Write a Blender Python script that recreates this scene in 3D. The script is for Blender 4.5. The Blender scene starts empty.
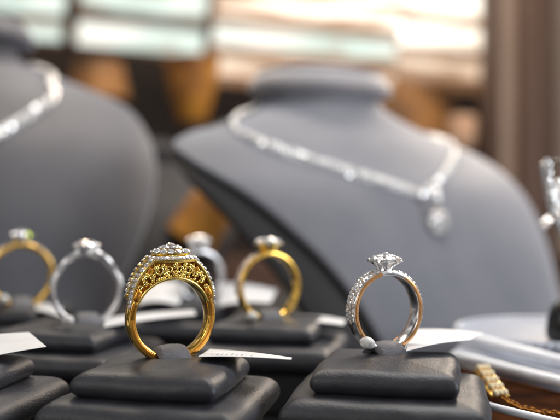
import bpy, bmesh, math, random
from mathutils import Vector, Matrix, noise
random.seed(7)
S = bpy.context.scene
COL = S.collection
R = math.radians
S.unit_settings.scale_length = 0.01          # one unit is one centimetre
CAMZ = 3.6
FPX = 840.0

def at(px, py, d):
    return Vector(((px-280)/FPX*d, d, CAMZ-(py-210)/FPX*d))

# ------------------------------------------------------------------ materials
def new_mat(name):
    m = bpy.data.materials.new(name); m.use_nodes = True
    nt = m.node_tree; b = nt.nodes['Principled BSDF']
    return m, nt, b

def set_in(b, **kw):
    for k, v in kw.items():
        k = k.replace('_', ' ')
        if k in b.inputs: b.inputs[k].default_value = v

def nn(nt, typ, **kw):
    n = nt.nodes.new(typ)
    for k, v in kw.items(): setattr(n, k, v)
    return n

def bumped(nt, b, scale, strength, dist, detail=4, kind='noise'):
    tc = nn(nt, 'ShaderNodeTexCoord')
    if kind == 'noise':
        t = nn(nt, 'ShaderNodeTexNoise'); t.inputs['Scale'].default_value = scale; t.inputs['Detail'].default_value = detail
        out = t.outputs['Fac']
    else:
        t = nn(nt, 'ShaderNodeTexVoronoi'); t.inputs['Scale'].default_value = scale; t.feature = 'SMOOTH_F1'
        out = t.outputs['Distance']
    nt.links.new(tc.outputs['Object'], t.inputs['Vector'])
    bp = nn(nt, 'ShaderNodeBump'); bp.inputs['Strength'].default_value = strength; bp.inputs['Distance'].default_value = dist
    nt.links.new(out, bp.inputs['Height']); nt.links.new(bp.outputs['Normal'], b.inputs['Normal'])
    return tc, bp

def colour_noise(nt, b, c1, c2, scale, tc=None, detail=5, lo=.35, hi=.65):
    tc = tc or nn(nt, 'ShaderNodeTexCoord')
    t = nn(nt, 'ShaderNodeTexNoise'); t.inputs['Scale'].default_value = scale; t.inputs['Detail'].default_value = detail
    nt.links.new(tc.outputs['Object'], t.inputs['Vector'])
    r = nn(nt, 'ShaderNodeValToRGB')
    r.color_ramp.elements[0].color = (*c1, 1); r.color_ramp.elements[1].color = (*c2, 1)
    r.color_ramp.elements[0].position = lo; r.color_ramp.elements[1].position = hi
    nt.links.new(t.outputs['Fac'], r.inputs['Fac']); nt.links.new(r.outputs['Color'], b.inputs['Base Color'])
    return t

def leather(name, c1, c2, rough=.5):
    m, nt, b = new_mat(name)
    tc, bp = bumped(nt, b, 24, .36, .02, kind='v')
    f = nn(nt, 'ShaderNodeTexNoise'); f.inputs['Scale'].default_value = 60; f.inputs['Detail'].default_value = 3
    nt.links.new(tc.outputs['Object'], f.inputs['Vector'])
    b2 = nn(nt, 'ShaderNodeBump'); b2.inputs['Strength'].default_value = .25; b2.inputs['Distance'].default_value = .012
    nt.links.new(f.outputs['Fac'], b2.inputs['Height']); nt.links.new(bp.outputs['Normal'], b2.inputs['Normal'])
    nt.links.new(b2.outputs['Normal'], b.inputs['Normal'])
    colour_noise(nt, b, c1, c2, 2.2, tc)
    f2 = nn(nt, 'ShaderNodeTexNoise'); f2.inputs['Scale'].default_value = 3.1
    nt.links.new(tc.outputs['Object'], f2.inputs['Vector'])
    mr = nn(nt, 'ShaderNodeMapRange'); mr.inputs['To Min'].default_value = rough-.03; mr.inputs['To Max'].default_value = rough+.05
    nt.links.new(f2.outputs['Fac'], mr.inputs['Value']); nt.links.new(mr.outputs['Result'], b.inputs['Roughness'])
    return m

def velvet(name, c1, c2, sheen=.5, tint=(.8,.85,1,1)):
    m, nt, b = new_mat(name)
    tc, bp = bumped(nt, b, 40, .3, .02)
    colour_noise(nt, b, c1, c2, .45, tc)
    set_in(b, Roughness=.62, Sheen_Weight=sheen, Sheen_Roughness=.45)
    b.inputs['Sheen Tint'].default_value = tint
    return m

def metal(name, col, rough=.12, var=.05):
    m, nt, b = new_mat(name)
    set_in(b, Metallic=1.0, Roughness=rough); b.inputs['Base Color'].default_value = (*col, 1)
    tc, bp = bumped(nt, b, 9, .12, .02)
    t = nn(nt, 'ShaderNodeTexNoise'); t.inputs['Scale'].default_value = 5
    nt.links.new(tc.outputs['Object'], t.inputs['Vector'])
    mr = nn(nt, 'ShaderNodeMapRange'); mr.inputs['To Min'].default_value = max(rough-var, .02); mr.inputs['To Max'].default_value = rough+var
    nt.links.new(t.outputs['Fac'], mr.inputs['Value']); nt.links.new(mr.outputs['Result'], b.inputs['Roughness'])
    return m

def diamond(name, col=(.96,.97,1), glassy=.45):
    m, nt, b = new_mat(name)
    out = nt.nodes['Material Output']
    set_in(b, Metallic=.62, Roughness=.05)
    oi = nn(nt, 'ShaderNodeObjectInfo'); rr = nn(nt, 'ShaderNodeValToRGB')
    rr.color_ramp.elements[0].color = (col[0]*.50, col[1]*.50, col[2]*.54, 1); rr.color_ramp.elements[1].color = (*col, 1)
    rr.color_ramp.elements[1].position = .55; q_ = rr.color_ramp.elements.new(.12); q_.color = (col[0]*.95, col[1]*.82, col[2]*.72, 1)
    nt.links.new(oi.outputs['Random'], rr.inputs['Fac']); nt.links.new(rr.outputs['Color'], b.inputs['Base Color'])
    g = nn(nt, 'ShaderNodeBsdfGlass'); g.inputs['IOR'].default_value = 2.1; g.inputs['Roughness'].default_value = .03
    g.inputs['Color'].default_value = (*col, 1)
    mx = nn(nt, 'ShaderNodeMixShader'); mx.inputs['Fac'].default_value = glassy
    nt.links.new(b.outputs[0], mx.inputs[1]); nt.links.new(g.outputs[0], mx.inputs[2])
    nt.links.new(mx.outputs[0], out.inputs['Surface'])
    return m

def plain(name, col, rough=.5, c2=None, scale=3, **kw):
    m, nt, b = new_mat(name)
    tc, bp = bumped(nt, b, 20, .15, .01)
    colour_noise(nt, b, col, c2 or tuple(min(c*1.15, 1) for c in col), scale, tc)
    set_in(b, Roughness=rough, **kw)
    return m

def emis(name, col, strength, c2=None, scale=.07, dark=(.34,.19,.10)):
    m, nt, b = new_mat(name)
    tc = nn(nt, 'ShaderNodeTexCoord')
    t = nn(nt, 'ShaderNodeTexNoise'); t.inputs['Scale'].default_value = scale; t.inputs['Detail'].default_value = 3
    mp = nn(nt, 'ShaderNodeMapping'); mp.inputs['Scale'].default_value = (.9, 1, 4.5)
    nt.links.new(tc.outputs['Object'], mp.inputs['Vector']); nt.links.new(mp.outputs[0], t.inputs['Vector'])
    r = nn(nt, 'ShaderNodeValToRGB')
    r.color_ramp.elements[0].color = (*(dark or col), 1); r.color_ramp.elements[1].color = (*(c2 or col), 1)
    r.color_ramp.elements[0].position = .40; r.color_ramp.elements[1].position = .64
    k_ = r.color_ramp.elements.new(.49); k_.color = (*col, 1)
    nt.links.new(t.outputs['Fac'], r.inputs['Fac'])
    nt.links.new(r.outputs['Color'], b.inputs['Emission Color'])
    b.inputs['Base Color'].default_value = (.2,.2,.2,1)
    b.inputs['Emission Strength'].default_value = strength
    return m

M = dict(
    leather=leather('grey_leatherette', (.027,.028,.034), (.036,.037,.045), .43),
    board=plain('dark_board', (.018,.018,.02), .6),
    strap=leather('grey_strap_leatherette', (.085,.088,.10), (.13,.13,.15), .52),
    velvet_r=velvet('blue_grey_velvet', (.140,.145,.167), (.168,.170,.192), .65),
    velvet_cap=velvet('hazed_grey_velvet', (.30,.285,.295), (.36,.34,.35), .7, (1,.93,.92,1)),  # bust fabric lightened for the cap, haze over the neck put into its colour
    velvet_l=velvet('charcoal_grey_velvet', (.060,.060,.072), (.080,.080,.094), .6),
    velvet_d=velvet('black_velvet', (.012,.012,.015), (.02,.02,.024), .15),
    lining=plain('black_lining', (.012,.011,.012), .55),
    chain=metal('chain_silver', (.86,.85,.85), .38),
    gold=metal('yellow_gold', (1.0,.63,.14), .15),
    gold_b=metal('bright_yellow_gold', (1.0,.75,.23), .18),
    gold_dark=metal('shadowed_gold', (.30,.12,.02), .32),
    side=metal('pink_gold', (.90,.49,.22), .16),
    rose=metal('orange_gold', (1.0,.46,.08), .2),
    silver=metal('white_gold', (.93,.93,.95), .2),
    silver_r=metal('bright_silver', (.93,.93,.95), .25),
    dia=diamond('diamond', (1,1,1), glassy=.10),
    dia_b=diamond('milky_diamond', (1,1,1), .08),
    yellow=diamond('glint_diamond', (.75,1,.05), .1),  # dispersion glint of one stone put into its colour
    pearl=plain('white_plastic', (.76,.75,.73), .3, (.84,.83,.81), 8),
    card=plain('white_card', (.70,.70,.71), .6, (.76,.76,.77), 1.5),
    ink=plain('grey_ink', (.38,.38,.40), .6),
    trim=plain('white_tray_rim', (.80,.82,.87), .25),
    brown=plain('brown_lacquer', (.018,.009,.007), .4, (.085,.03,.010), .55, Specular_IOR_Level=.0),
    table=leather('black_table_cover', (.012,.012,.014), (.02,.02,.022), .5),
    glass=plain('frosted_glass', (.36,.39,.46), .28, (.44,.47,.54), .6),
    black=plain('black_lacquer', (.01,.01,.011), .25),
    wood=plain('dark_brown_wood', (.06,.028,.016), .5, (.11,.052,.03), .12),
    wood2=plain('taupe_wood', (.42,.32,.26), .5, (.5,.38,.31), .1),
    wood3=plain('brown_wood', (.13,.075,.055), .5, (.17,.10,.07), .1),
    orange=plain('amber_paper', (.16,.055,.012), .6, (.80,.36,.05), .22),
    orange_d=plain('brown_amber_paper', (.07,.03,.010), .6, (.36,.16,.04), .2),
    peach=plain('peach_paper', (.62,.38,.25), .6, (.7,.45,.3), .3),
    wall=plain('brown_wall', (.045,.032,.028), .8, (.07,.045,.035), .04),
    pane_g=emis('daylit_pane_green', (.62,.80,.72), 1.1, (1.0,1.0,.90)),
    pane_w=emis('daylit_pane_warm', (1.0,.90,.74), 1.7, (1.3,1.24,1.1)),
    pane_p=emis('daylit_pane_peach', (.85,.62,.44), 1.1, (1.15,1.0,.8)),
    bar_w=plain('honey_wood_bar', (.42,.23,.12), .5, (.55,.33,.2), .15),
    bar=plain('bronze_bar', (.10,.055,.035), .5),
)

# ------------------------------------------------------------------ object helpers
def link_mesh(name, bm, mat, parent=None, smooth=True, angle=None):
    me = bpy.data.meshes.new(name)
    bmesh.ops.recalc_face_normals(bm, faces=bm.faces[:])
    bm.to_mesh(me); bm.free()
    mats = mat if isinstance(mat, (list, tuple)) else [mat]
    for k in mats: me.materials.append(k)
    for p in me.polygons: p.use_smooth = smooth
    if smooth and angle:
        me.set_sharp_from_angle(angle=R(angle))
    o = bpy.data.objects.new(name, me); COL.objects.link(o)
    if parent: o.parent = parent
    return o

def inst(name, me, parent, mtx):
    o = bpy.data.objects.new(name, me); COL.objects.link(o)
    o.parent = parent; o.matrix_local = mtx
    return o

def tag(o, label=None, cat=None, group=None, kind=None):
    if label: o['label'] = label
    if cat: o['category'] = cat
    if group: o['group'] = group
    if kind: o['kind'] = kind
    return o

def thing(name, label, cat, loc=(0,0,0), rz=0, group=None):
    o = bpy.data.objects.new(name, None); COL.objects.link(o)
    o.empty_display_size = .5
    o.location = loc; o.rotation_euler = (0, 0, rz)
    return tag(o, label, cat, group)

def grid_faces(bm, rows, closed_u=False, closed_v=False):
    vr = [[bm.verts.new(p) for p in r] for r in rows]
    n = len(vr); m = len(vr[0])
    for i in range(n if closed_v else n-1):
        for j in range(m if closed_u else m-1):
            a, b, c, d = vr[i][j], vr[i][(j+1) % m], vr[(i+1) % n][(j+1) % m], vr[(i+1) % n][j]
            bm.faces.new((a, b, c, d))
    return vr

def box(bm, c, s, rot=None, bev=0):
    mt = Matrix.Translation(c) @ (rot.to_4x4() if rot else Matrix.Identity(4)) @ Matrix.Diagonal((*s, 1))
    r = bmesh.ops.create_cube(bm, size=1, matrix=mt)
    if bev:
        es = list({e for v in r['verts'] for e in v.link_edges})
        bmesh.ops.bevel(bm, geom=es, offset=bev, segments=3, profile=.5, affect='EDGES')

def tube(bm, pts, r, n=8, closed=False):
    pts = [Vector(p) for p in pts]; rows = []
    up = Vector((0, 1, 0)); N = len(pts)
    for i, p in enumerate(pts):
        a = pts[(i-1) % N] if (closed or i > 0) else pts[0]
        b = pts[(i+1) % N] if (closed or i < N-1) else pts[-1]
        t = (b-a).normalized()
        u = up - t*up.dot(t)
        if u.length < 1e-3: u = Vector((1, 0, 0)) - t*t.x
        u.normalize(); v = t.cross(u)
        rr = r(i/(N-1)) if callable(r) else r
        rows.append([p + (u*math.cos(k*2*math.pi/n) + v*math.sin(k*2*math.pi/n))*rr for k in range(n)])
    vr = grid_faces(bm, rows, True, closed)
    if not closed:
        bm.faces.new(vr[0]); bm.faces.new(vr[-1])

def lathe(bm, prof, c=(0,0,0), n=40, sx=1, sy=1):
    rows = [[(c[0]+r*sx*math.cos(k*2*math.pi/n), c[1]+r*sy*math.sin(k*2*math.pi/n), c[2]+z) for k in range(n)] for r, z in prof]
    vr = grid_faces(bm, rows, True)
    for e in (vr[0], vr[-1]):
        try: bm.faces.new(e)
        except ValueError: pass

def ball(bm, c, r, sub=2, s=(1,1,1)):
    bmesh.ops.create_icosphere(bm, subdivisions=sub, radius=r, matrix=Matrix.Translation(c) @ Matrix.Diagonal((*s, 1)))

def lerp_table(tab, x):
    if x >= tab[0][0]: return tab[0][1:]
    for a, b in zip(tab, tab[1:]):
        if a[0] >= x >= b[0]:
            i = tab.index(a); t = (a[0]-x)/(a[0]-b[0]); h = b[0]-a[0]
            pa = tab[max(i-1, 0)]; pb = tab[min(i+2, len(tab)-1)]
            out = []
            for j in range(1, len(a)):
                m0 = (b[j]-pa[j])/((b[0]-pa[0]) or 1)*h; m1 = (pb[j]-a[j])/((pb[0]-a[0]) or 1)*h
                out.append((2*t**3-3*t*t+1)*a[j]+(t**3-2*t*t+t)*m0+(-2*t**3+3*t*t)*b[j]+(t**3-t*t)*m1)
            return tuple(out)
    return tab[-1][1:]

# brilliant cut stone, table up, girdle radius 1
def stone_mesh(name, mat, n=8):
    bm = bmesh.new()
    def ring(r, z, off): return [bm.verts.new((r*math.cos((k+off)*2*math.pi/n), r*math.sin((k+off)*2*math.pi/n), z)) for k in range(n)]
    t = ring(.55, .36, 0); m = ring(.82, .22, .5); g = ring(1, 0, 0); g2 = ring(1, -.05, 0); c = bm.verts.new((0, 0, -.8))
    bm.faces.new(t)
    for k in range(n):
        j = (k+1) % n
        bm.faces.new((t[k], t[j], m[k])); bm.faces.new((m[k-1], t[k], m[k]))
        bm.faces.new((m[k-1], m[k], g[k])); bm.faces.new((m[k], g[j], g[k]))
        bm.faces.new((g[k], g[j], g2[j], g2[k])); bm.faces.new((g2[k], g2[j], c))
    bmesh.ops.recalc_face_normals(bm, faces=bm.faces[:])
    me = bpy.data.meshes.new(name); bm.to_mesh(me); bm.free(); me.materials.append(mat)
    return me
STONE = stone_mesh('stone', M['dia'])
STONE_B = stone_mesh('blurred_stone', M['dia_b'])
STONE_Y = stone_mesh('glint_stone', M['yellow'])

def orient(p, nrm, s, spin=0):
    q = Vector(nrm).normalized().to_track_quat('Z', 'Y')
    return Matrix.Translation(p) @ q.to_matrix().to_4x4() @ Matrix.Rotation(spin, 4, 'Z') @ Matrix.Diagonal((s, s, s, 1))

def stones_into(bm, me, spots):
    for p, nrm, s in spots:
        b2 = bmesh.new(); b2.from_mesh(me); b2.transform(orient(p, nrm, s, random.random()*3))
        tmp = bpy.data.meshes.new('tmp'); b2.to_mesh(tmp); b2.free()
        bm.from_mesh(tmp); bpy.data.meshes.remove(tmp)

# ------------------------------------------------------------------ cushions and stands
def cushion_bm(w, d, h, ztop, seed, puff=.34):
    """w,d full size; upholstered slab with mitred rounded sides; local z from ztop-h to ztop"""
    bm = bmesh.new()
    prof = [(puff*1.25, -h), (puff*.85, -h+.005)]
    for k in range(0, 15):
        a = -math.pi/2*.86 + (math.pi*.93)*k/14
        prof.append((puff*(1-math.cos(a)), -h/2 + h/2*math.sin(a)*.98))
    prof = [(i_, z_-.05*(1 if z_ > -h/2 else (z_+h)/(h/2))) for i_, z_ in prof]
    prof += [(puff*1.35, -.035), (puff*1.8, -.012), (puff*2.4, .01), (puff*3.0, .028), (min(w, d)/2*.85, .04), (min(w, d)/2*.97, .045)]
    rows = []
    E = 22
    for ins, z in prof:
        hw, hd = w/2-ins, d/2-ins
        cr = max(.12 - ins*.02, .02); cr = min(cr, hw*.5, hd*.5)
        pts = []
        for q, (sx, sy) in enumerate(((1,1), (-1,1), (-1,-1), (1,-1))):
            for k in range(5):
                a = math.pi/2*(q + k/4)
                pts.append((sx*(hw-cr)+cr*math.cos(a), sy*(hd-cr)+cr*math.sin(a)))
            nx = ((-1,1), (-1,-1), (1,-1), (1,1))[q]
            p0 = pts[-1]; p1 = (nx[0]*(hw-cr)+cr*math.cos(math.pi/2*(q+1)), nx[1]*(hd-cr)+cr*math.sin(math.pi/2*(q+1)))
            for k in range(1, E):
                t = k/E; bul = math.sin(math.pi*t)*.05
                x = p0[0]+(p1[0]-p0[0])*t; y = p0[1]+(p1[1]-p0[1])*t
                L = math.hypot(x, y) or 1
                dx, dy = ((0,1), (-1,0), (0,-1), (1,0))[q]
                pts.append((x+dx*bul, y+dy*bul))
        row = []
        for x, y in pts:
            v = Vector((x, y, ztop+z))
            nz = noise.noise(Vector((x*.9+seed*7, y*.9, z*1.2)))*.05 + noise.noise(Vector((x*2.8+seed*3, y*2.8, z*3)))*.014
            row.append(v + Vector((x, y, 0)).normalized()*nz + Vector((0, 0, nz*.5)))
        rows.append(row)
    vr = grid_faces(bm, rows, True)
    bm.faces.new(vr[0]); bm.faces.new(vr[-1])
    return bm

def make_stand(label, x, y, rz=R(-12), k=1.0, seed=0, strap_xy=(0,0), srz=0, group='grey cushion ring stands in rows'):
    t = thing('ring_stand', label, 'ring stand', (x, y, 0), rz, group)
    link_mesh('upper_cushion', cushion_bm(3.3*k, 3.25*k, .70, .10, seed, .41), M['leather'], t)
    link_mesh('lower_cushion', cushion_bm(4.55*k, 4.45*k, .86, -.50, seed+11, .46), M['leather'], t)
    bm = bmesh.new(); box(bm, (0, 0, -1.95), (3.8*k, 3.8*k, 1.29), bev=.1)
    link_mesh('base', bm, M['board'], t, angle=40)
    # strap that loops over the bottom of the ring
    bm = bmesh.new(); rows = []
    for i in range(19):
        s = i/18; yy = -.54+1.08*s
        z = .34*math.sin(math.pi*s)**.75 - .04
        a = []
        for j in range(13):
            u = j/12-.5; e_ = math.sqrt(max(1-(2*u)**2, 0))
            a.append((u*.80, yy, z - .02 + .13*e_**.6 + .012*noise.noise(Vector((u*3, yy*3, seed)))))
        low = [(p[0], p[1]*.85, max(z-.07-.10*math.sqrt(max(1-(2*p[0]/.8)**2, 0))**.6, -.25)) for p in reversed(a[1:-1])]
        rows.append(a+low)
    vr = grid_faces(bm, rows, True); bm.faces.new(vr[0]); bm.faces.new(vr[-1])
    o = link_mesh('strap', bm, M['strap'], t, angle=50)
    v = Matrix.Rotation(-rz, 3, 'Z') @ Vector((strap_xy[0]-x, strap_xy[1]-y, 0))
    o.location = (v.x, v.y, .0); o.rotation_euler.z = srz - rz
    return t

# ------------------------------------------------------------------ rings
def band_bm(Rc, rin, rout, wid, a0=-180, a1=180, n=120, bev=.03):
    """band around local Y axis, centre (0,0,Rc); rout/wid callables of angle from top in degrees"""
    bm = bmesh.new(); rows = []
    closed = (a1-a0) >= 359.9
    for i in range(n if closed else n+1):
        a = a0+(a1-a0)*i/n; ar = R(a)
        ri = rin(a) if callable(rin) else rin
        ro = rout(a) if callable(rout) else rout
        w = (wid(a) if callable(wid) else wid)/2
        b = min(bev, (ro-ri)*.4, w*.6)
        sec = [(ri, -w+b), (ri-.012, -w*.4), (ri-.012, w*.4), (ri, w-b), (ri+b*.3, w-b*.3), (ri+b, w), (ro-b, w), (ro-b*.3, w-b*.3), (ro, w-b),
               (ro+.012, w*.4), (ro+.012, -w*.4), (ro, -w+b), (ro-b*.3, -w+b*.3), (ro-b, -w), (ri+b, -w), (ri+b*.3, -w+b*.3)]
        rows.append([(r*math.sin(ar), yy, Rc+r*math.cos(ar)) for r, yy in sec])
    vr = grid_faces(bm, rows, True, closed)
    if not closed: bm.faces.new(vr[0]); bm.faces.new(vr[-1])
    return bm

def halo_ring(name, label, group, loc, yaw):  # the ornate gold ring
    Rc, RO, RI = 1.08, 1.08, .90
    t = thing(name, label, 'ring', loc, yaw, group)
    def rout(a):
        a = abs(a)
        if a < 74:
            k = (74-a)/74; base = RO + .0*k
            # straight shoulder up to a plateau at z = Rc+1.36
            plate = 1.38/math.cos(R(a)) if a < 60 else 9
            sh = RO + .37*((74-a)/50)**1.1
            return min(plate, sh)
        return RO
    def wid(a):
        a = abs(a)
        return .36 if a > 90 else .36 + .30*((90-a)/90)**.9
    link_mesh('band', band_bm(Rc, RI, lambda a: RO, wid, 66, 294, 130, .035), M['gold'], t, angle=50)
    for s in (-1, 1):
        for a0, a1 in ((69, 158), (202, 291)):
            b = band_bm(Rc, RI+.05, RO-.05, .02, a0, a1, 60, .006)
            for v in b.verts:
                a = math.degrees(math.atan2(v.co.x, v.co.z-Rc)); v.co.y += s*(wid(a)/2-.002)
            link_mesh('side_inlay', b, M['rose'], t, angle=50)
    link_mesh('inner_arch', band_bm(Rc, RI, RI+.07, lambda a: wid(a)+.02, -68, 68, 90, .02), M['gold_b'], t, angle=50)
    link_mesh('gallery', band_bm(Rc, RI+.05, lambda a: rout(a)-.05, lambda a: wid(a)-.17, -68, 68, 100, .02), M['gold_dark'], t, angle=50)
    link_mesh('shoulder_rail', band_bm(Rc, lambda a: rout(a)-.075, lambda a: rout(a), lambda a: wid(a)+.02, -67, 67, 110, .02), M['gold_b'], t, angle=50)
    # scroll work on both faces
    for s in (-1, 1):
        bm = bmesh.new()
        def P(x, z, a): return Vector((x, s*(wid(a)/2-.03), Rc+z))
        def scroll(cx, cz, r0, turns, d, ph):
            pts = []
            for i in range(34):
                k = i/33; th = ph + d*k*turns*2*math.pi; r = r0*(1-.78*k)
                x, z = cx+r*math.cos(th), cz+r*math.sin(th)
                pts.append(P(x, z, math.degrees(math.atan2(abs(x), z))))
            tube(bm, pts, .028, 6)
        scroll(0, 1.06, .07, 1.1, 1, -math.pi/2); scroll(.0, 1.24, .07, 1.1, -1, math.pi/2)
        for k in range(15):
            a_ = -35+k*5; r_ = .985+.03*(k % 2)
            scroll(r_*math.sin(R(a_)), r_*math.cos(R(a_)), .035, .9, 1 if k % 2 else -1, k)
        for m_ in (-1, 1):
            scroll(m_*.24, 1.06, .06, 1.2, -m_, 0); scroll(m_*.46, 1.17, .06, 1.2, m_, 1)
            scroll(m_*.66, 1.02, .06, 1.2, -m_, 2); scroll(m_*.70, .84, .06, 1.2, m_, 0); scroll(m_*.76, .94, .05, 1.2, m_, 2)
            scroll(m_*.93, .50, .05, 1.2, m_, 1)
            scroll(m_*.13, 1.13, .11, 1.4, m_, -math.pi/2)
            scroll(m_*.36, 1.13, .13, 1.5, -m_, math.pi/2)
            scroll(m_*.27, 1.24, .05, 1.2, m_, 0)
            scroll(m_*.55, 1.00, .075, 1.3, m_, 0)
            scroll(m_*.82, .72, .06, 1.2, -m_, 0)
            # leaf posts that frame the panels
            tube(bm, [P(m_*.47, .97, 26), P(m_*.49, 1.28, 21)], .024, 6)
            tube(bm, [P(m_*.64, .84, 37), P(m_*.74, 1.05, 35)], .024, 6)
            tube(bm, [P(m_*.78, .62, 51), P(m_*.93, .72, 52)], .024, 6)
        link_mesh('scrollwork', bm, M['gold_b'], t)
        for m_ in (-1, 1):
            for (x0, z0, x1, z1, ww) in ((.56, 1.13, .62, 1.02, .11), (.86, .60, .90, .52, .10)):
                bm = bmesh.new(); c = Vector((m_*(x0+x1)/2, s*(wid(35)/2-.045), Rc+(z0+z1)/2))
                ang = math.atan2(m_*(x1-x0), z1-z0)
                box(bm, c, (ww*1.35, .06, .24), Matrix.Rotation(ang, 3, 'Y'), .02)
                link_mesh('panel', bm, M['rose'], t, angle=40)
    # plateau, tiers and top cluster
    zt = Rc+1.37
    bm = bmesh.new(); box(bm, (0, 0, zt+.0), (1.02, .78, .07), bev=.03); link_mesh('plateau', bm, M['gold_b'], t, angle=40)
    bm = bmesh.new(); lathe(bm, [(.30, 0), (.46, .06), (.50, .10), (.50, .13), (.30, .14)], (0, 0, zt+.03), 40, .96, .72)
    crown = link_mesh('crown', bm, M['gold_b'], t, angle=40)
    n = 0
    def st(p, nrm, s, par=t, nm='stone'):
        inst(nm, STONE, par, orient(p, nrm, s, random.random()*2))
    # plateau edge
    per = []
    for k in range(11): per += [(-.48+.96*k/10, -.36), (-.48+.96*k/10, .36)]
    for k in range(1, 5): per += [(-.48, -.36+.72*k/5), (.48, -.36+.72*k/5)]
    for x, y in per: st((x, y, zt+.05), (x*.5, y*1.8, 1), .066)
    # shoulders, two rows and a crossing one
    for m_ in (-1, 1):
        for k in range(10):
            a = 23+k*5.6
            r = rout(a)+.02; w = wid(a)/2
            for s in (-1, 1):
                if s == 1 and k > 7: continue
                st((m_*r*math.sin(R(a)), s*(w-.03), Rc+r*math.cos(R(a))), (m_*math.sin(R(a)), s*.5, math.cos(R(a))), .066)
        for k in range(6):
            a = 27+k*6.2; r = rout(a)+.015; w = wid(a)/2
            st((m_*r*math.sin(R(a)), -w+.1+2*(w-.1)*k/5, Rc+r*math.cos(R(a))), (m_*math.sin(R(a)), 0, math.cos(R(a))), .05)
    # top cluster
    for k in range(14):
        a = k*2*math.pi/14; x, y = .42*math.cos(a), .30*math.sin(a)
        st((x, y, zt+.20), (x, y*1.3, .6), .088, crown, 'halo_stone')
    for k in range(7):
        a = k*2*math.pi/7+.2; x, y = .21*math.cos(a), .155*math.sin(a)
        st((x, y, zt+.29), (x*.8, y*.8, .6), .10, crown, 'cluster_stone')
    st((0, 0, zt+.35), (0, 0, 1), .11, crown, 'centre_stone')
    bm = bmesh.new()
    for k in range(14):
        a = (k+.5)*2*math.pi/14; ball(bm, (.47*math.cos(a), .335*math.sin(a), zt+.19), .022, 1)
    for k in range(7):
        a = (k+.5)*2*math.pi/7+.2; ball(bm, (.26*math.cos(a), .19*math.sin(a), zt+.28), .02, 1)
    link_mesh('prongs', bm, M['silver'], t)
    return t

def flower_ring(name, label, group, loc, yaw):  # white and orange gold ring with round flower cluster
    Rc, RO, RI = .985, .985, .85
    t = thing(name, label, 'ring', loc, yaw, group)
    W = .40
    link_mesh('band', band_bm(Rc, RI+.012, RO, lambda a: W if abs(a) < 100 else W-.06*((abs(a)-100)/80), -180, 180, 140, .03), M['silver'], t, angle=50)
    for s in (-1, 1):
        b = band_bm(Rc, RI+.025, RO-.035, .02, 30, 155, 70, .006)
        bmesh.ops.translate(b, verts=b.verts, vec=(0, s*(W/2-.004), 0)); link_mesh('side_inlay', b, M['side'], t, angle=50)
        b = band_bm(Rc, RI+.025, RO-.035, .02, -150, -12, 70, .006)
        bmesh.ops.translate(b, verts=b.verts, vec=(0, s*(W/2-.004), 0)); link_mesh('side_inlay', b, M['side'], t, angle=50)
    cnt = 0
    for m_ in (-1, 1):
        for row in (-1, 0, 1):
            for k in range(14):
                a = 18+k*6.4 + (3.2 if row == 0 else 0)
                r = RO+.012
                inst('stone', STONE, t, orient((m_*r*math.sin(R(a)), row*.125, Rc+r*math.cos(R(a))), (m_*math.sin(R(a)), row*.12, math.cos(R(a))), .058, random.random()))
    # edge milgrain
    zt = Rc+RO
    bm = bmesh.new(); lathe(bm, [(.22, -.03), (.20, .05), (.26, .12), (.36, .18), (.41, .23), (.37, .27), (.1, .28)], (0, 0, zt-.02), 32)
    head = link_mesh('head', bm, M['silver'], t, angle=40)
    bm = bmesh.new()
    for k in range(6):
        a = k*math.pi/3
        tube(bm, [(.1*math.cos(a), .1*math.sin(a), zt-.03), (.2*math.cos(a), .2*math.sin(a), zt+.1), (.38*math.cos(a), .38*math.sin(a), zt+.24)], .025, 6)
    link_mesh('basket', bm, M['silver'], t)
    for k in range(10):
        a = k*2*math.pi/10; x, y = .345*math.cos(a), .345*math.sin(a)
        inst('petal_stone', STONE, head, orient((x, y, zt+.265), (x*1.6, y*1.6, .9), .118, random.random()))
    for k in range(6):
        a = k*2*math.pi/6+.3; x, y = .18*math.cos(a), .18*math.sin(a)
        inst('cluster_stone', STONE, head, orient((x, y, zt+.335), (x, y, .9), .10, random.random()))
    inst('centre_stone', STONE, head, orient((0, 0, zt+.385), (0, 0, 1), .11))
    bm = bmesh.new()
    for k in range(10):
        a = (k+.5)*2*math.pi/10; ball(bm, (.40*math.cos(a), .40*math.sin(a), zt+.27), .028, 1)
    link_mesh('prongs', bm, M['silver'], t)
    return t

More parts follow.
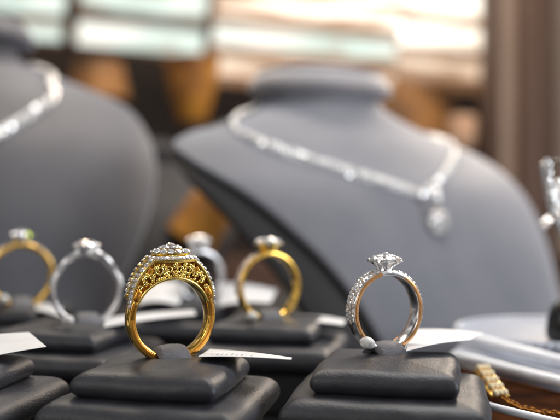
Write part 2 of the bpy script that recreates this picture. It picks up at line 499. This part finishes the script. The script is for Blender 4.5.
def simple_ring(name, label, group, loc, yaw, m, RO=1.1, w=.26, th=.15, pave=(20, 80), head=.34, split=False, glint=False, hz=.30, tone=None, pside=(-1, 1)):
    """solitaire with halo head, pave shoulders (blurred in the photo)"""
    Rc = RO; RI = RO-th
    t = thing(name, label, 'ring', loc, yaw, group)
    if split:
        link_mesh('band', band_bm(Rc, RI, RO, w, 52, 308, 110, .03), m, t, angle=50)
        for m_ in (-1, 1):
            for s in (-1, 1):
                bm = bmesh.new(); pts = []
                for i in range(24):
                    a = 56-50*i/23; k = i/23
                    r = RO-.07+.17*math.sin(math.pi*.5*k)*(1 if s == -1 else .35)
                    pts.append((m_*r*math.sin(R(a)), s*(w/2-.07+.07*math.sin(math.pi*k)), Rc+r*math.cos(R(a))))
                tube(bm, pts, .085, 8); link_mesh('shoulder', bm, m, t)
    else:
        link_mesh('band', band_bm(Rc, RI, RO, w, -180, 180, 120, .04), m, t, angle=50)
    for m_ in pside:
        bm = bmesh.new(); spots = []
        a = pave[0]
        while a < pave[1]:
            r = RO+.02+(.09*(56-a)/50 if split and a < 56 else 0)
            for s in (-.28, .28):
                spots.append(((m_*r*math.sin(R(a)), s*w, Rc+r*math.cos(R(a))), (m_*math.sin(R(a)), s*.4, math.cos(R(a))), .068))
            a += 6.2
        stones_into(bm, STONE_B, spots); link_mesh('pave_stones', bm, M['dia_b'], t, smooth=False)
    zt = Rc+RO
    bm = bmesh.new(); lathe(bm, [(.1, -.05), (head*.55, .0), (head*.85, hz*.5), (head, hz*.78), (head*.95, hz*.9), (.1, hz*.9)], (0, 0, zt-.02), 28)
    hd = link_mesh('head', bm, M['silver'] if tone is None else tone, t, angle=40)
    for k in range(9):
        a = k*2*math.pi/9
        y_ = glint and k == 8
        inst('halo_stone', STONE_Y if y_ else STONE_B, hd, orient((head*.84*math.cos(a), head*.84*math.sin(a), zt+hz*.84), (math.cos(a), math.sin(a), 1), .125 if y_ else .11))
    inst('centre_stone', STONE_B, hd, orient((0, 0, zt+hz*1.0), (0, 0, 1), head*.62))
    bm = bmesh.new()
    for k in range(4):
        a = math.pi/4+k*math.pi/2
        tube(bm, [(head*.6*math.cos(a), head*.6*math.sin(a), zt+hz*.5), (head*.66*math.cos(a), head*.66*math.sin(a), zt+hz*1.15)], .035, 6)
    link_mesh('prongs', bm, M['silver'], t)
    return t

YAW = R(26)
RG = None
def ringpos(px, d, z=0): p = at(px, 210, d); return (p.x, p.y, z)

p_main = ringpos(170.5, 20.0, -.02)
p_right = ringpos(385, 20.5, .17)
p_mid = ringpos(86.5, 26.3, .0)
p_gold = ringpos(268.5, 27.2, .0)
p_far = ringpos(199, 33.0, .0)
p_lg = ringpos(21, 31.0, .0)

halo_ring('ring', 'ornate yellow gold ring with openwork scroll gallery and stepped diamond crown, in sharp focus', None, p_main, R(27))
flower_ring('ring', 'white gold ring with round flower diamond cluster and rosy gold edge, on right front stand', None, p_right, R(25))
simple_ring('ring', 'slim white gold ring with split diamond shoulders, left of the ornate gold ring', None, p_mid, R(24), M['silver'], RO=1.10, w=.24, th=.13, pave=(14, 85), head=.42, split=True, hz=.36)
simple_ring('ring', 'plain yellow gold band with white diamond halo head, behind between the two front rings', None, p_gold, R(30), M['gold'], RO=1.13, w=.34, th=.15, pave=(24, 100), head=.46, hz=.36, pside=(-1,), tone=M['gold_b'])
simple_ring('ring', 'blurred silver ring with wide diamond head, peeping out behind the ornate gold ring', None, p_far, R(30), M['silver'], RO=1.02, w=.30, th=.15, pave=(14, 100), head=.52, hz=.44)
simple_ring('ring', 'yellow gold ring with a chartreuse glint in its stones, at the left edge', None, p_lg, R(22), M['gold'], RO=1.20, w=.36, th=.18, pave=(14, 66), head=.42, hz=.36, glint=True, tone=M['silver'])

def sx(px, d): return (px-280)/FPX*d
st_args = [
    ('dark grey two-tier cushion stand under the ornate gold ring', sx(166, 19.6), 19.6, 1.0, p_main),
    ('dark grey two-tier cushion stand under the flower cluster ring', sx(389, 20.0), 20.0, 1.0, p_right),
    ('grey two-tier cushion stand under the slim split shoulder ring', sx(66, 26.0), 26.0, 1.06, p_mid),
    ('grey two-tier cushion stand under the plain gold band with halo head', sx(270, 27.3), 27.3, 1.02, p_gold),
    ('blurred grey cushion stand under the silver ring farthest back', sx(186, 33.2), 33.2, 1.05, p_far),
    ('blurred grey cushion stand under the gold ring with the chartreuse glint', sx(14, 31.6), 31.6, 1.02, p_lg),
    ('dark cushion stand cut off by the bottom left corner, no ring in view', sx(-62, 19.6), 19.6, 1.0, None),
]
for i, (lab, x, y, k, rp) in enumerate(st_args):
    make_stand(lab, x, y, R(-12), k, i*3+1, (rp[0], rp[1]) if rp else (x, y), R(26))

# ------------------------------------------------------------------ price tags
def make_tag(label, quad, bead=None, ringpt=None, marks=0, sag=.04):
    """quad: four world corners (near ring low, tip low, tip high, near ring high)"""
    q = [Vector(p) for p in quad]
    c = sum(q, Vector())/4
    t = thing('price_tag', label, 'price tag', c, 0, 'white price tags tied to the rings')
    q = [p-c for p in q]
    n = (q[1]-q[0]).cross(q[3]-q[0]).normalized()
    bm = bmesh.new(); rows = []
    for side in (0, 1):
        for i in range(13):
            k = i/12
            a = q[0].lerp(q[1], k); b = q[3].lerp(q[2], k)
            cc = n*(math.sin(math.pi*k)*sag - .012*side)
            rows.append([a+cc, a.lerp(b, .33)+cc*1.1, a.lerp(b, .66)+cc*1.1, b+cc])
    vr = grid_faces(bm, rows[:13]); vs = grid_faces(bm, rows[13:])
    # rim
    def loop(v): return v[0] + [r[-1] for r in v[1:]] + v[-1][-2::-1] + [r[0] for r in v[-2:0:-1]]
    A, B = loop(vr), loop(vs)
    for i in range(len(A)):
        j = (i+1) % len(A); bm.faces.new((A[i], A[j], B[j], B[i]))
    card = link_mesh('card', bm, M['card'], t, angle=40)
    if marks:
        bm = bmesh.new()
        for i in range(marks):
            k = .12+.5*i/marks; w = random.uniform(.006, .02)
            a = q[0].lerp(q[1], k); b = q[3].lerp(q[2], k); a2 = q[0].lerp(q[1], k+w); b2 = q[3].lerp(q[2], k+w)
            up = n*((math.sin(math.pi*k)*sag)+.008) * (1 if n.z > 0 else -1)
            lo, hi = random.choice(((.15, .4), (.2, .45), (.15, .38)))
            bm.faces.new([bm.verts.new(v+up) for v in (a.lerp(b, lo), a2.lerp(b2, lo), a2.lerp(b2, hi), a.lerp(b, hi))])
        link_mesh('print', bm, M['ink'], t)
    if bead is not None:
        bc = Vector(bead)-c
        bm = bmesh.new(); ball(bm, (0, 0, 0), .155, 4, (1.1, 1, .92))
        for v in bm.verts:
            n_ = noise.noise(v.co*7+Vector((bc.x, 3, 1)))*.03 + noise.noise(v.co*18)*.008
            v.co = v.co*(1+n_/.15) + bc
        link_mesh('bead', bm, M['pearl'], t)
        bm = bmesh.new(); rp = Vector(ringpt)-c if ringpt is not None else bc
        mid = (bc+q[0].lerp(q[3], .5))/2 + Vector((0, 0, -.04))
        tube(bm, [bc, bc+Vector((-.1, .05, .02)), rp, rp+Vector((.12, .25, -.1)), (rp.x+.5, rp.y+.5, -.01-c.z), (q[0].x-.1, q[0].y+.3, .0-c.z), q[0].lerp(q[3], .5)], .014, 6)
        link_mesh('loop', bm, M['pearl'], t)
    return t

G = lambda px, py, d: at(px, py, d)
make_tag('narrow white tag pointing right from the ornate gold ring', [G(198, 356.5, 19.4), G(291, 359.5, 19.0), G(292, 357.5, 19.3), G(210, 349, 21.4)], None, None, 9, .03)
make_tag('white tag fanning out to the right of the flower cluster ring', [G(406, 351, 19.7), G(470, 340, 21.5), G(484, 333, 23.5), G(412, 329, 23.6)], G(367.5, 343, 19.55), G(368, 338, 20.1), 0, .05)
make_tag('bright white tag end jutting in at the left edge, above the cut-off stand', [G(-30, 361, 19.2), G(46.5, 346.5, 20.2), G(29, 332, 21.6), G(-28, 337, 21.6)], None, None, 0, .02)
make_tag('thin white tag beside the slim split shoulder ring, seen almost edge on', [G(104, 327, 25.2), G(196, 315, 27.4), G(194, 310, 28.3), G(106, 318, 27)], G(68, 320, 24.9), G(66, 317, 25.8), 0, .05)
make_tag('blurred white tag right of the gold band with halo head, on its stand', [G(292, 322, 27.4), G(343, 325, 26.6), G(346, 320, 28.3), G(296, 315, 29.2)], G(252, 316, 26.6), G(250, 312, 27), 0, .05)
make_tag('blurred white tag behind the ornate gold ring, right of the farthest ring', [G(218, 306, 32.0), G(270, 303, 31.5), G(277, 290, 33.8), G(222, 283, 34.5)], None, None, 0, .1)
make_tag('blurred white tag seen through the hole of the ornate gold ring', [G(138, 304, 31.4), G(178, 305, 31.2), G(188, 286, 34.2), G(146, 281, 34.6)], None, None, 0, .12)
make_tag('pale tag right of the gold ring with the chartreuse glint', [G(30, 309, 30.6), G(62, 317, 29.0), G(62, 308, 30.8), G(34, 302, 31.6)], G(4, 299, 30.4), G(2, 295, 30.9), 0, .05)

# ------------------------------------------------------------------ necklace busts
#        z      W     D     C     Phi
TAB = [(10.0, 3.35, 2.5,  1.6, 180),
       (9.0,  3.05, 2.3,  1.5, 180),
       (8.2,  3.30, 2.4,  1.4, 170),
       (7.6,  4.60, 2.7,  1.3, 150),
       (7.0,  6.10, 3.0,  1.0, 128),
       (6.3,  7.60, 3.5,   .6, 112),
       (5.4,  8.40, 4.0,   .1, 103),
       (4.0,  9.00, 4.5,  -.8, 94),
       (2.0,  9.10, 4.8, -1.8, 84),
       (0.0,  8.90, 5.0, -2.6, 74),
       (-2.6, 8.60, 5.2, -3.4, 62)]
LEFT_HEM = [(10.0, 180), (9, 180), (8.2, 165), (7.6, 138), (7.0, 116), (6.3, 97), (5.4, 75), (4.0, 54), (2.0, 40), (0, 32), (-2.6, 26)]
WIDE = [0.0]
def bust_pt(phi, z, off=0):
    W, D, C, P = lerp_table(TAB, z)
    k_ = min(max(phi/70, 0), 1)*min(max((7.6-z)/2.5, 0), 1)
    W *= 1+WIDE[0]*k_*k_*(3-2*k_)
    if phi < 0: W *= 1+.45*WIDE[0]*min(-phi/80, 1)*min(max((8.2-z)/1.5, 0), 1)
    f = R(phi)
    s, c = math.sin(f), math.cos(f)
    n = Vector((s/W, -c/D, 0)).normalized()
    return Vector((W*s, C-D*c, z)) + n*off

def make_bust(label, x, y, rz, mat, sc=1.0, group=None, cat='necklace bust', hem=None):
    t = thing('necklace_bust', label, cat, (x, y, -2.6*1), rz, group)
    t.scale = (sc,)*3
    def shell(off, dphi, zs, mt, nm):
        bm = bmesh.new(); rows = []
        for z in zs:
            P = min(lerp_table(TAB, z)[3]+dphi, 180)
            L = min(lerp_table(hem, z)[0]+dphi*3.6, 180) if hem else P
            rows.append([bust_pt(-L+(P+L)*k/64, z, off)+Vector((0, 0, 2.6)) for k in range(65)])
        grid_faces(bm, rows)
        return link_mesh(nm, bm, mt, t)
    zs = [10.0-12.6*k/60 for k in range(61)]
    sh = shell(0, 0, zs, mat, 'shell')
    md = sh.modifiers.new('thickness', 'SOLIDIFY'); md.thickness = .16; md.offset = 0
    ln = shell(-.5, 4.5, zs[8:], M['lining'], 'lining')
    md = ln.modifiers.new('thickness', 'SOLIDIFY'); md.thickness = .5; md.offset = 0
    bm = bmesh.new()
    lathe(bm, [(1.0, -1.05), (1.1, -1.02), (1.16, -.92), (1.17, -.78), (1.13, -.5), (1.05, -.2), (.94, .05), (.75, .24), (.3, .38)], (0, 1.6, 12.6-.05), 48, 3.35, 2.5)
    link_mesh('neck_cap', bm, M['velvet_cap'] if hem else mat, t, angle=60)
    bm = bmesh.new()
    rows = [[bust_pt(f, -2.6+hh, -.25)+Vector((0, 0, 2.6)) for f in range(-26, 61, 4)] for hh in (0, .5)]
    foot = [[(p[0], p[1], p[2]) for p in r] + [(p[0]*.5, p[1]*.2+4.5, p[2]) for p in reversed(r)] for r in rows]
    vr = grid_faces(bm, foot, True); bm.faces.new(vr[0]); bm.faces.new(vr[-1])
    link_mesh('foot', bm, M['lining'], t, angle=40)
    return t

def make_necklace(label, bust, path, r=.2, pend=None, cat='necklace'):
    """path: (phi, z) control list on the bust surface"""
    t = thing('necklace', label, cat, bust.location, bust.rotation_euler.z)
    t.scale = bust.scale
    pts = []
    for a, b in zip(path, path[1:]):
        for k in range(12):
            s = k/12; pts.append((a[0]+(b[0]-a[0])*s, a[1]+(b[1]-a[1])*s))
    pts.append(path[-1])
    P = [bust_pt(f, z, .16)+Vector((0, 0, 2.6)) for f, z in pts]
    # resample to an even step
    out = [P[0]]; step = r*1.05; acc = 0
    for a, b in zip(P, P[1:]):
        L = (b-a).length
        while acc+L >= step:
            k = (step-acc)/L; a = a.lerp(b, k); out.append(a.copy()); L = (b-a).length; acc = 0
        acc += L
    bm = bmesh.new(); tube(bm, out, r*.85, 10); link_mesh('chain', bm, M['chain'], t)
    bm = bmesh.new(); spots = []
    for i, p in enumerate(out):
        c0 = Vector((0, 1.5, p.z)); nrm = (p-c0).normalized()
        for w_ in (-.6, 0, .6):
            spots.append((p+nrm*r*(.85-.3*abs(w_))+Vector((0, 0, w_*r*1.2)), nrm+Vector((random.uniform(-.5, .5), 0, random.uniform(-.3, .6))), r*random.uniform(.42, .55)))
    stones_into(bm, STONE_B, spots); link_mesh('stones', bm, M['dia_b'], t, smooth=False)
    if pend:
        f, z = pend
        c = bust_pt(f, z, .35)+Vector((0, 0, 2.6)); nrm = Vector((0, -1, .25))
        bm = bmesh.new(); ball(bm, c, .43, 3, (.95, .5, 1.05))
        tube(bm, [c+Vector((0, 0, .4)), c+Vector((0, .05, 1.0)), c+Vector((0, .1, 1.4))], .2, 8)
        pd = link_mesh('pendant', bm, M['chain'], t)
        inst('pendant_stone', STONE_B, pd, orient(c+Vector((0, -.2, 0)), nrm, .36))
        for k in range(10):
            a = k*2*math.pi/10
            inst('halo_stone', STONE_B, pd, orient(c+Vector(((.4*math.cos(a)), -.14, .44*math.sin(a))), nrm+Vector((math.cos(a)*.4, 0, math.sin(a)*.4)), .16))
    return t

WIDE[0] = .22
bR = make_bust('blue-grey velvet necklace bust with a pear drop diamond necklace, right half of the picture', sx(341, 43), 43, R(34), M['velvet_r'], 1.06, hem=LEFT_HEM)
WIDE[0] = 0.03
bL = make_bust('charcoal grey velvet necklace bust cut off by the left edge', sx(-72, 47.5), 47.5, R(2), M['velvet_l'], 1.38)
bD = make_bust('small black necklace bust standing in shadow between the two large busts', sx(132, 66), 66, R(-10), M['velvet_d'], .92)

WIDE[0] = .22
make_necklace('sparkling diamond necklace with a round drop, draped over the blue-grey bust', bR,
    [(-150, 8.8), (-125, 8.6), (-100, 8.1), (-75, 7.25), (-50, 6.3), (-25, 5.1), (0, 3.9), (13, 4.7), (27, 5.6), (44, 6.4), (70, 7.0), (100, 7.4)], .20, (0, 2.75))
WIDE[0] = 0.03
make_necklace('diamond tennis necklace hanging on the charcoal bust at the left', bL,
    [(-90, 8.0), (-50, 7.0), (-20, 4.2), (0, 2.4), (24, 4.3), (38, 5.7), (54, 6.95), (76, 7.6), (105, 8.1)], .20, (0, 3.3))

# ------------------------------------------------------------------ tray, dish, stand at the right
ty = thing('jewellery_tray', 'brown lacquer tray with raised white rim at the bottom right', 'tray', (8.2, 23.2, -2.6), 0)
def w2l(p, o): return Vector(p)-Vector(o.location)
A = at(452, 354, 27.4); B = at(620, 394, 22.6); C_ = at(482, 404, 20.9); D_ = at(640, 436, 18.6)
def bar(p, q, w, h, mat, name, par, bev=.08):
    p, q = w2l(p, par), w2l(q, par); d = q-p
    bm = bmesh.new()
    m3 = d.to_track_quat('X', 'Z').to_matrix()
    box(bm, (p+q)/2, (d.length, w, h), m3, bev); return link_mesh(name, bm, mat, par, angle=40)
def rim(name, pts, r):
    P = []
    pts = [w2l(at(*p), ty) for p in pts]
    for i in range(len(pts)-1):
        p0, p1, p2, p3 = pts[max(i-1, 0)], pts[i], pts[i+1], pts[min(i+2, len(pts)-1)]
        for k in range(8):
            t = k/8; P.append(.5*((2*p1)+(p2-p0)*t+(2*p0-5*p1+4*p2-p3)*t*t+(3*p1-p0-3*p2+p3)*t**3))
    P.append(pts[-1])
    bm = bmesh.new(); tube(bm, P, lambda k: r*min(1, .25+math.sqrt(min(k, .12)/.12)), 12)
    return link_mesh(name, bm, M['trim'], ty)
rim('back_rim', [(452, 355, 27.4), (470, 359, 26.4), (515, 371, 25), (560, 382, 23.9), (620, 397, 22.6)], .17)
rim('outer_rim', [(460, 338, 28.6), (478, 340, 28.0), (515, 350, 26.8), (560, 361, 25.8), (620, 374, 24.6)], .19)
rim('front_rim', [(486, 405, 20.9), (505, 410, 20.5), (560, 423, 19.6), (640, 440, 18.6)], .10)
bm = bmesh.new(); fr = [w2l(at(*p), ty) for p in ((455, 350, 27.9), (560, 374, 24.9), (640, 392, 23.4))]
fs = [w2l(at(*p), ty)+Vector((0, 0, -.1)) for p in ((462, 340, 28.8), (560, 364, 26.2), (640, 380, 24.8))]
grid_faces(bm, [fr, fs, [p+Vector((0, 0, -.12)) for p in fs], [p+Vector((0, 0, -.12)) for p in fr]], False, True)
link_mesh('ledge', bm, M['glass'], ty, smooth=False)
bm = bmesh.new()
zb = -.35
qs = [w2l(p, ty)+Vector((0, 0, zb)) for p in (A, B, D_, C_)]
vt = [bm.verts.new(v) for v in qs]; vb = [bm.verts.new(v+Vector((0, 0, -.25))) for v in qs]
bm.faces.new(vt); bm.faces.new(vb[::-1])
for i in range(4): bm.faces.new((vt[i], vt[(i+1) % 4], vb[(i+1) % 4], vb[i]))
link_mesh('lining_panel', bm, M['brown'], ty, smooth=False)
bm = bmesh.new()
for p in qs: box(bm, (p.x*.92, p.y*.92, (p.z-.25)/2), (.5, .5, p.z-.25), bev=.05)
link_mesh('feet', bm, M['black'], ty, angle=40)

br = thing('bracelet', 'gold link bracelet with a block of pale beads, lying in the brown tray', 'bracelet', at(492, 386, 22.8), 0)
def bpt(px, py, d): return at(px, py, d)-Vector(br.location)
a0, a1 = bpt(483, 370, 23.6), bpt(500, 395, 22.0)
cream = plain('cream_beads', (.72,.60,.38), .25)
for i in range(5):
    for j in range(3):
        p = a0.lerp(a1, i/4)+Vector(((j-1)*.13, (j-1)*.05, .06))
        bm = bmesh.new(); ball(bm, p, .1, 2); link_mesh('bead', bm, cream, br)
bm = bmesh.new(); d = a1-a0
box(bm, (a0+a1)/2-Vector((0, 0, .04)), (d.length*1.05, .5, .1), d.to_track_quat('X', 'Z').to_matrix(), .03)
link_mesh('clasp', bm, M['gold'], br, angle=40)
bm = bmesh.new()
cp = [a1, bpt(510, 402, 21.6), bpt(522, 408, 21.3), bpt(540, 412, 21.1), bpt(565, 414, 21)]
for a, b in zip(cp, cp[1:]):
    for k in range(5):
        c = a.lerp(b, k/5)
        dirv = (b-a).normalized(); sd = Vector((0, 0, 1)) if k % 2 else dirv.cross(Vector((0, 0, 1))).normalized()
        pts = [c+dirv*.1*math.cos(th)+sd*.06*math.sin(th) for th in [i*2*math.pi/12 for i in range(12)]]
        tube(bm, pts, .022, 6, True)
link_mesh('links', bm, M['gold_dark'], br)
dish = thing('display_dish', 'round frosted glass dish with a ribbed rim in front of the blue-grey bust', 'dish', (9.8, 30.2, -2.6), 0)
bm = bmesh.new(); lathe(bm, [(2.2, 0), (2.3, .1), (2.4, 1.5), (3.3, 1.66), (3.42, 1.72), (3.42, 1.80), (3.3, 1.82), (.4, 1.80)], (0, 0, 0), 64)
link_mesh('plate', bm, M['glass'], dish, angle=40)
rb = bmesh.new(); N_ = 576
prof = [(3.28, 1.62), (3.44, 1.64), (3.47, 1.72), (3.44, 1.90), (3.36, 1.96), (3.26, 1.90), (3.24, 1.75)]
grid_faces(rb, [[((r+.05*math.cos(k*72*2*math.pi/N_))*math.cos(k*2*math.pi/N_), (r+.05*math.cos(k*72*2*math.pi/N_))*math.sin(k*2*math.pi/N_), z) for k in range(N_)] for r, z in prof], True)
link_mesh('ribbed_rim', rb, M['glass'], dish)

es = thing('earring_stand', 'black earring stand with a rounded base at the right edge', 'earring stand', (at(566, 300, 28).x, 28, -.75), 0)
bm = bmesh.new()
zc = at(560, 318, 28).z+.75
lathe(bm, [(.3, 0), (.62, .06), (.66, .3), (.6, zc*.6+.3), (.45, zc+.42), (.2, zc+.62), (.08, zc+.7)], (0, 0, 0), 36); link_mesh('base', bm, M['black'], es, angle=60)
bm = bmesh.new(); tube(bm, [(.25, .1, zc+.4), (.3, .1, 3), (.28, .1, 6.0)], .09, 8)
tube(bm, [(.28, .1, 5.9), (-.3, .05, 6.0), (-.75, 0, 5.95)], .05, 8); link_mesh('post', bm, M['black'], es)
er = thing('earring', 'silver pave star shaped earring hanging at the right edge', 'earring', at(556, 205, 27.8), 0)
def ept(px, py, dd=0): return at(px, py, 27.8+dd)-Vector(er.location)
for pts, r in (([ept(545.5, 162), ept(548, 182), ept(553, 212)], .19), ([ept(560, 180, .2), ept(558, 200, .1), ept(556, 216)], .15),
               ([ept(542, 226, -.1), ept(549, 219), ept(562, 210)], .17), ([ept(552, 212), ept(560, 222), ept(566, 236, .1)], .16)):
    bm = bmesh.new(); P = []
    for a, b in zip(pts, pts[1:]):
        P += [a.lerp(b, k/6) for k in range(6)]
    P.append(pts[-1])
    tube(bm, P, lambda k, r=r: r*(1.0-.25*abs(k-.2)), 8)
    arm = link_mesh('arm', bm, M['silver_r'], er)
    bm = bmesh.new(); stones_into(bm, STONE_B, [(p+Vector((random.uniform(-.05, .05), -r*.85, random.uniform(-.03, .03))), (random.uniform(-.3, .3), -1, .3), r*.6) for p in P])
    link_mesh('stones', bm, M['dia_b'], arm, smooth=False)

# ------------------------------------------------------------------ setting
bm = bmesh.new(); box(bm, (0, 36, -3.1), (90, 60, 1.0), bev=.1)
tag(link_mesh('tabletop', bm, M['table'], None, angle=40), kind='structure')
bm = bmesh.new(); box(bm, (0, 150, -80), (900, 800, 1))
tag(link_mesh('floor', bm, M['wood'], None, angle=40), kind='structure')
bm = bmesh.new(); box(bm, (0, 150, 0), (300, 2, 160))
tag(link_mesh('back_wall', bm, M['wall'], None, angle=40), kind='structure')

def wbox(name, px0, py0, px1, py1, d, dep, mat, par, bev=.1):
    a, b = at(px0, py0, d), at(px1, py1, d)
    bm = bmesh.new(); box(bm, (a+b)/2-Vector(par.location)+Vector((0, dep/2, 0)), (abs(b.x-a.x), dep, abs(a.z-b.z)), bev=bev)
    return link_mesh(name, bm, mat, par, angle=40)

D = 120
def window(label, panes, bars, bm_='bar'):
    x = sum(p[0]+p[2] for p in panes)/2/len(panes)
    w = thing('window', label, 'window', at(x, 20, D)); w.rotation_euler.y = R(5.5)
    for p in panes: wbox('pane', p[0], p[1], p[2], p[3], D+.5, .3, M[p[4]], w, .02)
    for p in bars: wbox('bar', *p, D-.6, 1.6, M[bm_], w)
    return w
window('bright window with pale green panes at the far left', [(-60, -40, 64, 36, 'pane_g')], [(-60, 36, 66, 41), (-60, 10, 64, 15), (63, -40, 68, 41)])
window('bright greenish window with horizontal bars, above the left bust shoulder', [(74, -40, 206, 16, 'pane_g'), (74, 23, 206, 50, 'pane_g')], [(70, 13, 210, 24), (64, -40, 77, 56), (70, 50, 210, 56), (205, -40, 213, 56)])
window('wide warm white window with stepped rows behind the blue-grey bust neck', [(215, -44, 400, -6, 'pane_w'), (215, -1, 400, 21, 'pane_w'), (215, 31, 400, 53, 'pane_g'), (215, 64, 400, 82, 'pane_p')], [(213, -6, 402, -1), (213, 21, 402, 31), (213, 53, 402, 64), (213, 82, 402, 92)], 'bar_w')
window('glaring warm window right of the blue-grey bust neck', [(400, -44, 486, 20, 'pane_w'), (400, 25, 486, 48, 'pane_w'), (400, 58, 486, 78, 'pane_p')], [(400, 20, 488, 25), (400, 48, 488, 58), (400, 78, 488, 90), (486, -44, 491, 94)], 'bar_w')

def column(label, px0, px1, d, mat, dep=5):
    c = at((px0+px1)/2, 210, d); c.z = -79.5
    t = thing('column', label, 'column', c, 0)
    w = (px1-px0)/FPX*d
    bm = bmesh.new(); box(bm, (0, 0, 70), (w, dep, 132), bev=.5); link_mesh('shaft', bm, mat, t, angle=40)
    bm = bmesh.new(); box(bm, (0, 0, 2), (w+1.5, dep+1.5, 4), bev=.4); link_mesh('plinth', bm, mat, t, angle=40)
column('dark brown column at the right, left of the taupe column', 484, 494, 106, M['wood3'])
column('light taupe column at the right between two brown ones', 495, 514, 107, M['wood2'])
column('broad brown column at the right, right of the taupe column', 516, 546, 104, M['wood3'])
column('grey taupe column at the right edge', 548, 600, 108, M['wood2'])

cab = thing('display_cabinet', 'dark brown wooden display cabinet far behind the busts', 'cabinet', (at(200, 210, 100).x, 100, -79.5), 0)
bm = bmesh.new(); box(bm, (5, 4, 38.7), (110, 8, 77.4), bev=.4); link_mesh('body', bm, M['wood'], cab, angle=40)
for k in range(5):
    bm = bmesh.new(); box(bm, (-38+k*21, -.4, 55), (18, .8, 36), bev=.3); dr = link_mesh('door', bm, M['wood3'], cab, angle=40)
    bm = bmesh.new(); ball(bm, (-31+k*21, -1.2, 62), .7, 2); link_mesh('handle', bm, M['gold'], dr)

def lantern(label, px, py0, py1, d, w0, w1, tilt=0, mat='orange'):
    a, b = at(px, py0, d), at(px, py1, d)
    t = thing('lampshade', label, 'lampshade', b, 0); t.rotation_euler = (0, tilt, 0)
    h = a.z-b.z
    bm = bmesh.new(); lathe(bm, [(w0*.9, 0), (w0, .1), ((w0+w1)/2*1.05, h*.5), (w1, h-.1), (w1*.9, h)], (0, 0, 0), 24)
    link_mesh('shade', bm, M[mat], t, angle=50)
    bm = bmesh.new(); lathe(bm, [(w0*.5, 0), (w0*.55, -.6), (w0*.2, -1.0), (w0*.2, -(b.z+2)-.0 if b.z > 0 else -2)], (0, 0, 0), 20); link_mesh('stem', bm, M['bar'], t)
    return t
lantern('tall amber paper shade between the two large busts', 192, 58, 122, 88, 1.6, 3.0)
lantern('low brownish orange shade over the shoulder of the left bust', 98, 62, 100, 84, 3.2, 2.4, 0, 'orange_d')
lantern('golden brown shade right of the blue-grey bust neck', 402, 90, 165, 100, 7.0, 6.0, 0, 'orange_d')
lantern('small peach shade over the right shoulder of the blue-grey bust', 462, 116, 150, 90, 1.3, 1.5, 0, 'peach')
lantern('broad amber shade glowing low behind the rings', 190, 172, 240, 60, 1.9, 1.3, R(32))

# ------------------------------------------------------------------ lights
def area(name, loc, target, size, energy, col, sy=None):
    l = bpy.data.lights.new(name, 'AREA'); l.energy = energy; l.color = col; l.size = size
    if sy: l.shape = 'RECTANGLE'; l.size_y = sy
    o = bpy.data.objects.new(name, l); COL.objects.link(o)
    o.location = loc; o.rotation_euler = (Vector(target)-Vector(loc)).to_track_quat('-Z', 'Y').to_euler()
    return o
area('ceiling_lamp', (10, 32, 43), (0, 25, 0), 22, 11500, (1, .985, .975), 12)
area('window_lamp', (42, 10, 17), (2, 25, 0), 14, 13000, (.90, .94, 1), 22)
area('fill_lamp', (-24, -8, 22), (0, 22, 1), 14, 2600, (1, .96, .92), 12)  # added front-left fill that brightens the gold
area('spot_lamp', (-14, 52, 34), (-2, 22, 1), 7, 3600, (1, .88, .7), 7)
area('rim_lamp', (30, 78, 30), (6, 42, 7), 16, 15000, (1, .84, .68), 16)  # added rim light, warms the blue-grey bust from behind
area('rear_fill_lamp', (0, 62, 60), (0, 100, 10), 40, 30000, (1, .85, .7), 16)  # unseen fill added to brighten the background

w = bpy.data.worlds.new('World'); S.world = w; w.use_nodes = True
nt = w.node_tree; bg = nt.nodes['Background']
tc = nn(nt, 'ShaderNodeTexCoord'); mp = nn(nt, 'ShaderNodeMapping'); mp.inputs['Scale'].default_value = (1.6, 1.6, 3.2)
ns = nn(nt, 'ShaderNodeTexNoise'); ns.inputs['Scale'].default_value = 1.7; ns.inputs['Detail'].default_value = 3
rp = nn(nt, 'ShaderNodeValToRGB')
e = rp.color_ramp.elements
e[0].position = .38; e[0].color = (.012, .009, .008, 1); e[1].position = .66; e[1].color = (1.7, 1.66, 1.6, 1)
x_ = e.new(.52); x_.color = (.17, .155, .15, 1)
nt.links.new(tc.outputs['Generated'], mp.inputs['Vector']); nt.links.new(mp.outputs[0], ns.inputs['Vector'])
nt.links.new(ns.outputs['Fac'], rp.inputs['Fac']); nt.links.new(rp.outputs['Color'], bg.inputs['Color'])
bg.inputs['Strength'].default_value = .8

# ------------------------------------------------------------------ camera
cd = bpy.data.cameras.new('camera'); cam = bpy.data.objects.new('camera', cd); COL.objects.link(cam)
cam.location = (0, 0, CAMZ); cam.rotation_euler = (R(90), 0, 0)
cd.sensor_width = 36; cd.lens = 54; cd.clip_start = .5; cd.clip_end = 3000
cd.dof.use_dof = True; cd.dof.focus_distance = 19.7; cd.dof.aperture_fstop = .054/.62; cd.dof.aperture_blades = 0
S.camera = cam
S.view_settings.view_transform = 'Standard'; S.view_settings.look = 'None'; S.view_settings.exposure = 0
S.render.engine = 'CYCLES'
S.cycles.sample_clamp_indirect = 8
S.cycles.sample_clamp_direct = 0
